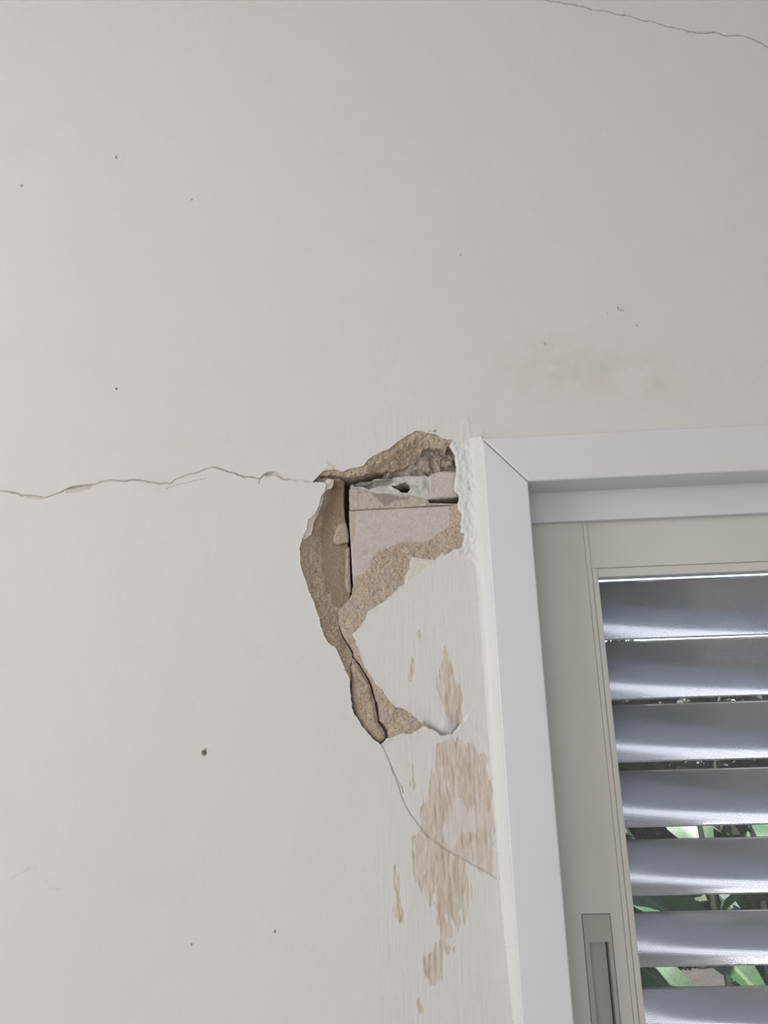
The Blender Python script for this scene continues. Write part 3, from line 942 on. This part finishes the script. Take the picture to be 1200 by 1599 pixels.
xr_h = xR + CW
hv = lambda X, Z, S: -(0.0002 + 0.010 * np.exp(-(np.maximum(Z - zt, 0) / 0.0030) ** 1.4) * (0.8 + 0.25 * fbm(X, Z, 0.05, 95, 2)))
V, F, A = grid_patch((xc + 0.002, xr_h, zt - 0.003, zt + 0.011), None, hv, 0.0, 0.0016, None)
ck2 = mesh_obj('caulk', V.tolist(), F, M_WALL, wall, True)
ck2['label'] = 'thin painted caulk line along the top of the window casing'

# ------------------------------------------------------------------ the window
win = empty('window_1', (0, 0, 0))
tag(win, 'white cased window with a sliding insect screen beside the broken wall', kind='structure')


def prism(name, poly, y0, y1, mat, parent, bev=0.0):
    """poly: (x,z) corners, extruded from y0 to y1"""
    n = len(poly)
    V = [(x, y0, z) for x, z in poly] + [(x, y1, z) for x, z in poly]
    F = [list(range(n)), list(range(2 * n - 1, n - 1, -1))] + [[i, i + n, (i + 1) % n + n, (i + 1) % n] for i in range(n)]
    o = mesh_obj(name, V, F, mat, parent)
    bm = bmesh.new()
    bm.from_mesh(o.data)
    bmesh.ops.recalc_face_normals(bm, faces=bm.faces)
    bm.to_mesh(o.data)
    bm.free()
    if bev:
        bevelled(o, bev)
    return o


g = 0.0004
zb0 = ZB - CW
YB = 0.034
prism('casing_board', [(xc, zb0), (xc, zt - g), (xi, zi - g), (xi, ZB)], -T, YB, M_CASING, win, 0.0026)
prism('casing_board', [(xc + g, zt), (xR + CW - g, zt), (xR - g, zi), (xi + g, zi)], -T, YB, M_CASING, win, 0.0026)
prism('casing_board', [(xR, zi - g), (xR + CW, zt - g), (xR + CW, zb0), (xR, ZB)], -T, YB, M_CASING, win, 0.0026)
prism('casing_board', [(xc + g, zb0), (xi + g, ZB), (xR - g, ZB), (xR + CW - g, zb0)], -T, YB, M_CASING, win, 0.0026)
# fixed frame: head track in front of the sliding sash, jambs and bottom track
fr = Builder()
fr.box(xi - 0.015, xR + 0.015, YF, 0.10, zf, zi + 0.02)
head = fr.build('head_track', M_CASING, win)
bevelled(head, 0.0012, 2)
fr = Builder()
fr.box(xi - 0.015, xR + 0.015, YF, 0.10, ZB - 0.02, ZB + 0.03)
bevelled(fr.build('bottom_track', M_CASING, win), 0.0012, 2)
for (a, b) in ((xi - 0.016, xi - 0.002), (xR + 0.002, xR + 0.016)):
    fr = Builder()
    fr.box(a, b, YF + 0.001, 0.10, ZB, zf)
    fr.build('jamb_track', M_CASING, win)
# sliding screen sash
ys1 = 0.072
hx0, hx1, hz1 = P(909.5, 1428, YS)[0], P(952.5, 1428, YS)[0], P(930, 1428, YS)[1]
hz0 = hz1 - 0.24
st = Builder()
sx0 = xi - 0.001
st.box(sx0, hx0 - 0.0008, YS, ys1, ZB + 0.03, zf + 0.015)
st.box(hx1 + 0.0008, xs - 0.0008, YS, ys1, ZB + 0.03, zf + 0.015)
st.box(hx0 - 0.0008, hx1 + 0.0008, YS, ys1, hz1 + 0.0008, zf + 0.015)
st.box(hx0 - 0.0008, hx1 + 0.0008, YS, ys1, ZB + 0.03, hz0 - 0.0008)
st.build('sash_stile', M_SASH, win)
fr = Builder()
fr.box(xs - 0.0008, xs + 0.0002, YS + 0.002, ys1, ZB + 0.09, zf + 0.012)
fr.build('gasket', M_SASH, win)
fr = Builder()
fr.box(xs - 0.001, xg - 0.001, YS + 0.0036, ys1, ZB + 0.09, zf + 0.011)
fr.build('sash_core', M_SASH, win)
fr = Builder()
fr.box(xs, xi + 0.78, YS + 0.0062, ys1, zg + 0.001, zf + 0.011)
fr.build('sash_core', M_SASH, win)
fr = Builder()
fr.box(xs, xs + (xg - xs) * 0.42, YS + 0.0006, ys1, ZB + 0.08, zf + 0.012)
bevelled(fr.build('glazing_bead', M_SASH, win), 0.0008, 2)
fr = Builder()
fr.box(xs + (xg - xs) * 0.46, xg, YS + 0.0024, ys1, ZB + 0.08, zr)
bevelled(fr.build('glazing_bead', M_SASH, win), 0.0012, 2)
sR = xi + 0.78                                               # the sash's other stile, out of the photo
fr = Builder()
fr.box(xs + (xg - xs) * 0.44, sR, YS + 0.003, ys1, zr + 0.0008, zf + 0.015)
fr.build('top_rail', M_SASH, win)
fr = Builder()
fr.box(xg - 0.001, sR, YS + 0.0045, ys1, zg, zr)
bevelled(fr.build('glazing_bead', M_SASH, win), 0.001, 2)
fr = Builder()
fr.box(sR, sR + 0.075, YS, ys1, ZB + 0.03, zf + 0.015)
fr.build('sash_stile', M_SASH, win)
fr = Builder()
fr.box(xs, sR, YS + 0.003, ys1, ZB + 0.03, ZB + 0.10)
fr.build('bottom_rail', M_SASH, win)
scr = Builder()
scr.quad((xg - 0.004, 0.060, ZB + 0.08), (sR + 0.002, 0.060, ZB + 0.08), (sR + 0.002, 0.060, zg + 0.004), (xg - 0.004, 0.060, zg + 0.004))
so = scr.build('insect_screen', M_SCREEN, win)
so['label'] = 'fine woven insect netting in the sash'
# second sash further right with its own netting
fr = Builder()
fr.box(sR + 0.075, xR, 0.058, ys1, zr, zf + 0.015)
fr.build('top_rail', M_SASH, win)
fr = Builder()
fr.box(xR - 0.07, xR, 0.058, ys1, ZB + 0.03, zr)
fr.build('sash_stile', M_SASH, win)
scr = Builder()
scr.quad((sR + 0.07, 0.065, ZB + 0.03), (xR - 0.06, 0.065, ZB + 0.03), (xR - 0.06, 0.065, zr + 0.002), (sR + 0.07, 0.065, zr + 0.002))
scr.build('insect_screen', M_SCREEN, win)
# flush pull handle set into the stile
rx0, rx1, rz1 = P(921, 1471, YS)[0], P(950.5, 1471, YS)[0], P(935, 1471, YS)[1]
rz0 = hz0 + 0.03
hb = Builder()
hb.box(hx0, rx0, YS - 0.0003, YS + 0.02, hz0, hz1)
hb.box(rx1, hx1, YS - 0.0003, YS + 0.02, hz0, hz1)
hb.box(rx0, rx1, YS - 0.0003, YS + 0.02, rz1, hz1)
hb.box(rx0, rx1, YS - 0.0003, YS + 0.02, hz0, rz0)
ho = hb.build('flush_handle', M_HANDLE, win)
ho['label'] = 'recessed grey pull handle in the sash stile'
hb = Builder()
hb.box(rx0, rx1 - 0.0015, YS + 0.011, YS + 0.02, rz0, rz1)
hb.build('recess_pan', M_HANDLE, ho)
hb = Builder()
hb.box(rx1 - 0.0015, rx1 + 0.001, YS + 0.0135, YS + 0.02, rz0, rz1)
hb.build('recess_slot', M_GAP, ho)  # near-black strip along the recess edge

# ------------------------------------------------------------------ louvre shutter outside
YI, YO = 0.097, 0.152                                         # room-side (upper) and garden-side (lower) slat edges
bot_px = [994.7, 1090, 1188.9, 1291.4, 1399.3, 1508.8]
zb = [P(1100, y, YO)[1] for y in bot_px]
pitch = (zb[0] - zb[-1]) / (len(zb) - 1)

HS = pitch * 0.906
prof = []
n = 30
yy = zz = 0.0
raw = []
for i in range(n + 1):
    raw.append((yy, zz))
    al = math.radians(32 + 9.5 / (1 + math.exp(-(i / n - 0.66) * 16)))          # slightly bowed blade, a little flatter towards the lower lip
    yy += math.sin(al)
    zz -= math.cos(al)
prof = [(YI + (YO - YI) * y / raw[-1][0], HS * (1 - z / raw[-1][1])) for y, z in raw]
th = 0.0012
outer = []
for i, (y, z) in enumerate(prof):
    a, b = prof[max(0, i - 1)], prof[min(n, i + 1)]
    ty, tz = b[0] - a[0], b[1] - a[1]
    L = math.hypot(ty, tz)
    outer.append((y - tz / L * th, z + ty / L * th))
ring = prof + outer[::-1]
shx0, shx1 = xi - 0.02, xR + 0.01
V = [(shx0, y, z) for y, z in ring] + [(shx1, y, z) for y, z in ring]
m = len(ring)
F = [[i, (i + 1) % m, (i + 1) % m + m, i + m] for i in range(m)] + [list(range(m - 1, -1, -1)), list(range(m, 2 * m))]
shut = empty('louvre_shutter', (0, 0, 0))
tag(shut, 'grey aluminium louvre shutter with wide tilted slats outside the insect screen', 'shutter')
slat0 = mesh_obj('slat', V, F, M_SLAT, shut)
bm = bmesh.new()
bm.from_mesh(slat0.data)
bmesh.ops.recalc_face_normals(bm, faces=bm.faces)
bm.to_mesh(slat0.data)
bm.free()
slat0.data.polygons.foreach_set('use_smooth', [len(p.vertices) == 4 for p in slat0.data.polygons])
zlist = [zb[0] - pitch * k for k in range(0, 12)]
for k, z in enumerate(zlist):
    if z < ZB - 0.02:
        continue
    if k == 0:
        o = slat0
    else:
        o = slat0.copy()
        col.objects.link(o)
    o.location = (0, 0, z)
for a, b in ((shx0 - 0.008, shx0), (shx1, shx1 + 0.008)):
    fr = Builder()
    fr.box(a, b, 0.085, 0.17, ZB - 0.028, zb[0] + HS + 0.054)
    fr.build('side_rail', M_SLAT, shut)

fr = Builder()
fr.box(shx0 - 0.008, shx1 + 0.008, 0.085, 0.172, zb[0] + HS + 0.055, zi + 0.10)
fr.build('head_rail', M_SLAT, shut)

# ------------------------------------------------------------------ the rest of the room
def shell(name, boxes, mat, label):
    b = Builder()
    for bx in boxes:
        b.box(*bx)
    o = b.build(name, mat)
    tag(o, label, kind='structure')
    return o


shell('floor', [(RXL - 0.15, RXR + 0.15, RY0 - 0.15, WT, -0.1, 0.0)], M_FLOOR, 'plain tiled floor of the room')
shell('ceiling', [(RXL - 0.15, RXR + 0.15, RY0 - 0.15, WT, RZT, RZT + 0.1)], M_PLAIN, 'white ceiling of the room')
shell('wall_right', [(RXR, RXR + 0.15, RY0, WT, 0, RZT)], M_PLAIN, 'plain right wall of the room')
ly0, ly1, lz0, lz1 = -2.65, -0.85, 1.15, 2.55
shell('wall_left', [(RXL - 0.15, RXL, RY0, ly0, 0, RZT), (RXL - 0.15, RXL, ly1, WT, 0, RZT), (RXL - 0.15, RXL, ly0, ly1, 0, lz0), (RXL - 0.15, RXL, ly0, ly1, lz1, RZT)],
      M_PLAIN, 'left wall of the room with a window opening')
fx0, fx1, fz1 = -1.85, 0.45, 2.45
shell('wall_front', [(RXL - 0.15, fx0, RY0 - 0.15, RY0, 0, RZT), (fx1, RXR + 0.15, RY0 - 0.15, RY0, 0, RZT), (fx0, fx1, RY0 - 0.15, RY0, fz1, RZT)],
      M_PLAIN, 'wall behind the viewer with a wide door opening')

def opening_panel(name, x0, x1, y0, y1, z0, z1, label):
    # opaque panel added to keep sky light out of an unseen opening
    b = Builder()
    b.box(x0, x1, y0, y1, z0, z1)
    tag(b.build(name, M_PLAIN), label, kind='structure')


opening_panel('opening_panel_left', RXL - 0.13, RXL - 0.06, ly0, ly1, lz0, lz1, 'opaque white panel added to close the unseen opening in the left wall')
opening_panel('opening_panel_rear', fx0, fx1, RY0 - 0.13, RY0 - 0.06, 0.0, fz1, 'opaque white panel added to close the unseen opening behind the viewer')

# ------------------------------------------------------------------ garden outside
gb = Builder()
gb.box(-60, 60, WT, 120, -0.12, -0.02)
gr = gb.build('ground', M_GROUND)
tag(gr, 'bare soil ground of the garden outside', kind='structure')
rng = random.Random(4)


def leaf_mesh(name, L, W, droop, fold, mat):
    ns, V, F = 12, [], []
    for i in range(ns + 1):
        t = i / ns
        w = W * (math.sin(math.pi * min(1, t * 0.93 + 0.05)) ** 0.75) * (1 - 0.25 * t) if 0 < i < ns else W * 0.03
        a = droop * t
        y = L * (math.sin(a) / droop if droop else t)
        z = L * ((1 - math.cos(a)) / droop if droop else 0) * -1
        rp = 0.012 * W * 8 * math.sin(t * 19)
        V += [(-w, y, z + fold * w + rp), (-w * 0.5, y, z + fold * w * 0.45), (0, y, z), (w * 0.5, y, z + fold * w * 0.45), (w, y, z + fold * w - rp)]
    for i in range(ns):
        for j in range(4):
            a = i * 5 + j
            F.append([a, a + 1, a + 6, a + 5])
    me = bpy.data.meshes.new(name)
    me.from_pydata(V, [], F)
    me.polygons.foreach_set('use_smooth', [True] * len(F))
    me.materials.append(mat)
    return me


LEAVES = [leaf_mesh('leaf', 0.46, 0.062, 0.9, 0.35, M_LEAF1), leaf_mesh('leaf', 0.38, 0.075, 1.3, 0.25, M_LEAF1), leaf_mesh('leaf', 0.42, 0.066, 0.6, 0.5, M_LEAF2)]


def tube(pts, radii, seg=8):
    V, F = [], []
    for k, p in enumerate(pts):
        a, b = pts[max(0, k - 1)], pts[min(len(pts) - 1, k + 1)]
        d = (Vector(b) - Vector(a)).normalized()
        u = d.orthogonal().normalized()
        v = d.cross(u)
        for s in range(seg):
            q = 2 * math.pi * s / seg
            V.append(Vector(p) + (u * math.cos(q) + v * math.sin(q)) * radii[k])
    for k in range(len(pts) - 1):
        for s in range(seg):
            F.append([k * seg + s, k * seg + (s + 1) % seg, (k + 1) * seg + (s + 1) % seg, (k + 1) * seg + s])
    return [tuple(v) for v in V], F


def broad_plant(x, y, hgt, nst, seed, label):
    rg = random.Random(seed)
    root = empty('broadleaf_plant', (x, y, -0.02))
    tag(root, label, 'plant', 'broad-leaved plants outside the shutter')
    for s in range(nst):
        a = rg.uniform(0, 6.28)
        r = rg.uniform(0.02, 0.16)
        h = hgt * rg.uniform(0.75, 1.0)
        bx, by = r * math.cos(a), r * math.sin(a)
        lx, ly = bx + rg.uniform(-0.15, 0.15), by + rg.uniform(-0.15, 0.15)
        pts = [(bx + (lx - bx) * t ** 1.5, by + (ly - by) * t ** 1.5, h * t) for t in (0, 0.2, 0.4, 0.6, 0.8, 1.0)]
        V, F = tube(pts, [0.012, 0.0115, 0.011, 0.010, 0.008, 0.005])
        mesh_obj('stem', V, F, M_STEM, root, True)
        nl = 6
        for k in range(nl):
            t = 0.48 + 0.52 * (k + rg.random() * 0.6) / nl
            lf = bpy.data.objects.new('leaf', rg.choice(LEAVES))
            col.objects.link(lf)
            lf.parent = root
            lf.location = (bx + (lx - bx) * t ** 1.5, by + (ly - by) * t ** 1.5, h * t)
            lf.rotation_euler = (rg.uniform(0.1, 0.9), rg.uniform(-0.25, 0.25), k * 2.4 + a + rg.uniform(-0.4, 0.4))
            q = rg.uniform(0.85, 1.2)
            lf.scale = (q, q, q)
    return root


broad_plant(0.30, 0.98, 1.50, 4, 11, 'broad-leaved green plant nearest the left end of the shutter')
broad_plant(0.80, 1.02, 1.58, 4, 12, 'broad-leaved green plant second from the left behind the shutter')
broad_plant(1.35, 0.98, 1.50, 4, 13, 'broad-leaved green plant behind the middle of the shutter')
broad_plant(1.95, 1.02, 1.55, 4, 14, 'broad-leaved green plant at the right end of the shutter')


def shrub(x, y, rx, rz, zc, seed, label):
    rg = np.random.RandomState(seed)
    root = empty('garden_shrub', (x, y, -0.02))
    tag(root, label, 'shrub', 'shrubs at the back of the garden')
    n = 9000
    d = rg.normal(size=(n, 3))
    d /= np.linalg.norm(d, axis=1)[:, None]
    r = (0.55 + 0.45 * rg.rand(n) ** 0.5) * (1 + 0.12 * np.sin(d[:, 0] * 7 + seed) * np.cos(d[:, 2] * 6))
    c = d * r[:, None] * np.array([rx, rx * 0.7, rz]) + np.array([0, 0, zc])
    a = rg.normal(size=(n, 3))
    a /= np.linalg.norm(a, axis=1)[:, None]
    b = np.cross(a, rg.normal(size=(n, 3)))
    b /= np.linalg.norm(b, axis=1)[:, None]
    s = (0.03 + 0.03 * rg.rand(n))[:, None]
    V = np.stack([c - a * s, c + b * s * 0.45, c + a * s, c - b * s * 0.45], 1).reshape(-1, 3)
    F = np.arange(4 * n).reshape(-1, 4).tolist()
    f = mesh_obj('foliage', V.tolist(), F, M_FOL, root)
    f['kind'] = 'stuff'
    V, F = tube([(0, 0, 0), (0.03, 0, zc * 0.5), (0, 0.02, zc)], [0.05, 0.04, 0.02])
    mesh_obj('trunk', V, F, M_WOOD, root, True)


for sx_, sy_, zc_, sd_, lab in ((0.0, 2.6, 0.93, 1, 'dark leafy shrub behind the leftmost broad-leaved plant'),
                                (1.9, 2.6, 0.95, 2, 'dark leafy shrub behind the middle of the shutter'),
                                (3.8, 2.6, 0.95, 3, 'dark leafy shrub furthest right in the front row'),
                                (0.95, 4.1, 1.05, 5, 'tall dark shrub of the middle row between two front shrubs'),
                                (2.85, 4.1, 1.05, 6, 'tall dark shrub at the right of the middle row'),
                                (0.1, 5.7, 1.0, 7, 'leftmost dark shrub of the rear row'),
                                (2.0, 5.7, 1.05, 8, 'middle dark shrub of the rear row'),
                                (3.9, 5.7, 1.0, 9, 'rightmost dark shrub of the rear row')):
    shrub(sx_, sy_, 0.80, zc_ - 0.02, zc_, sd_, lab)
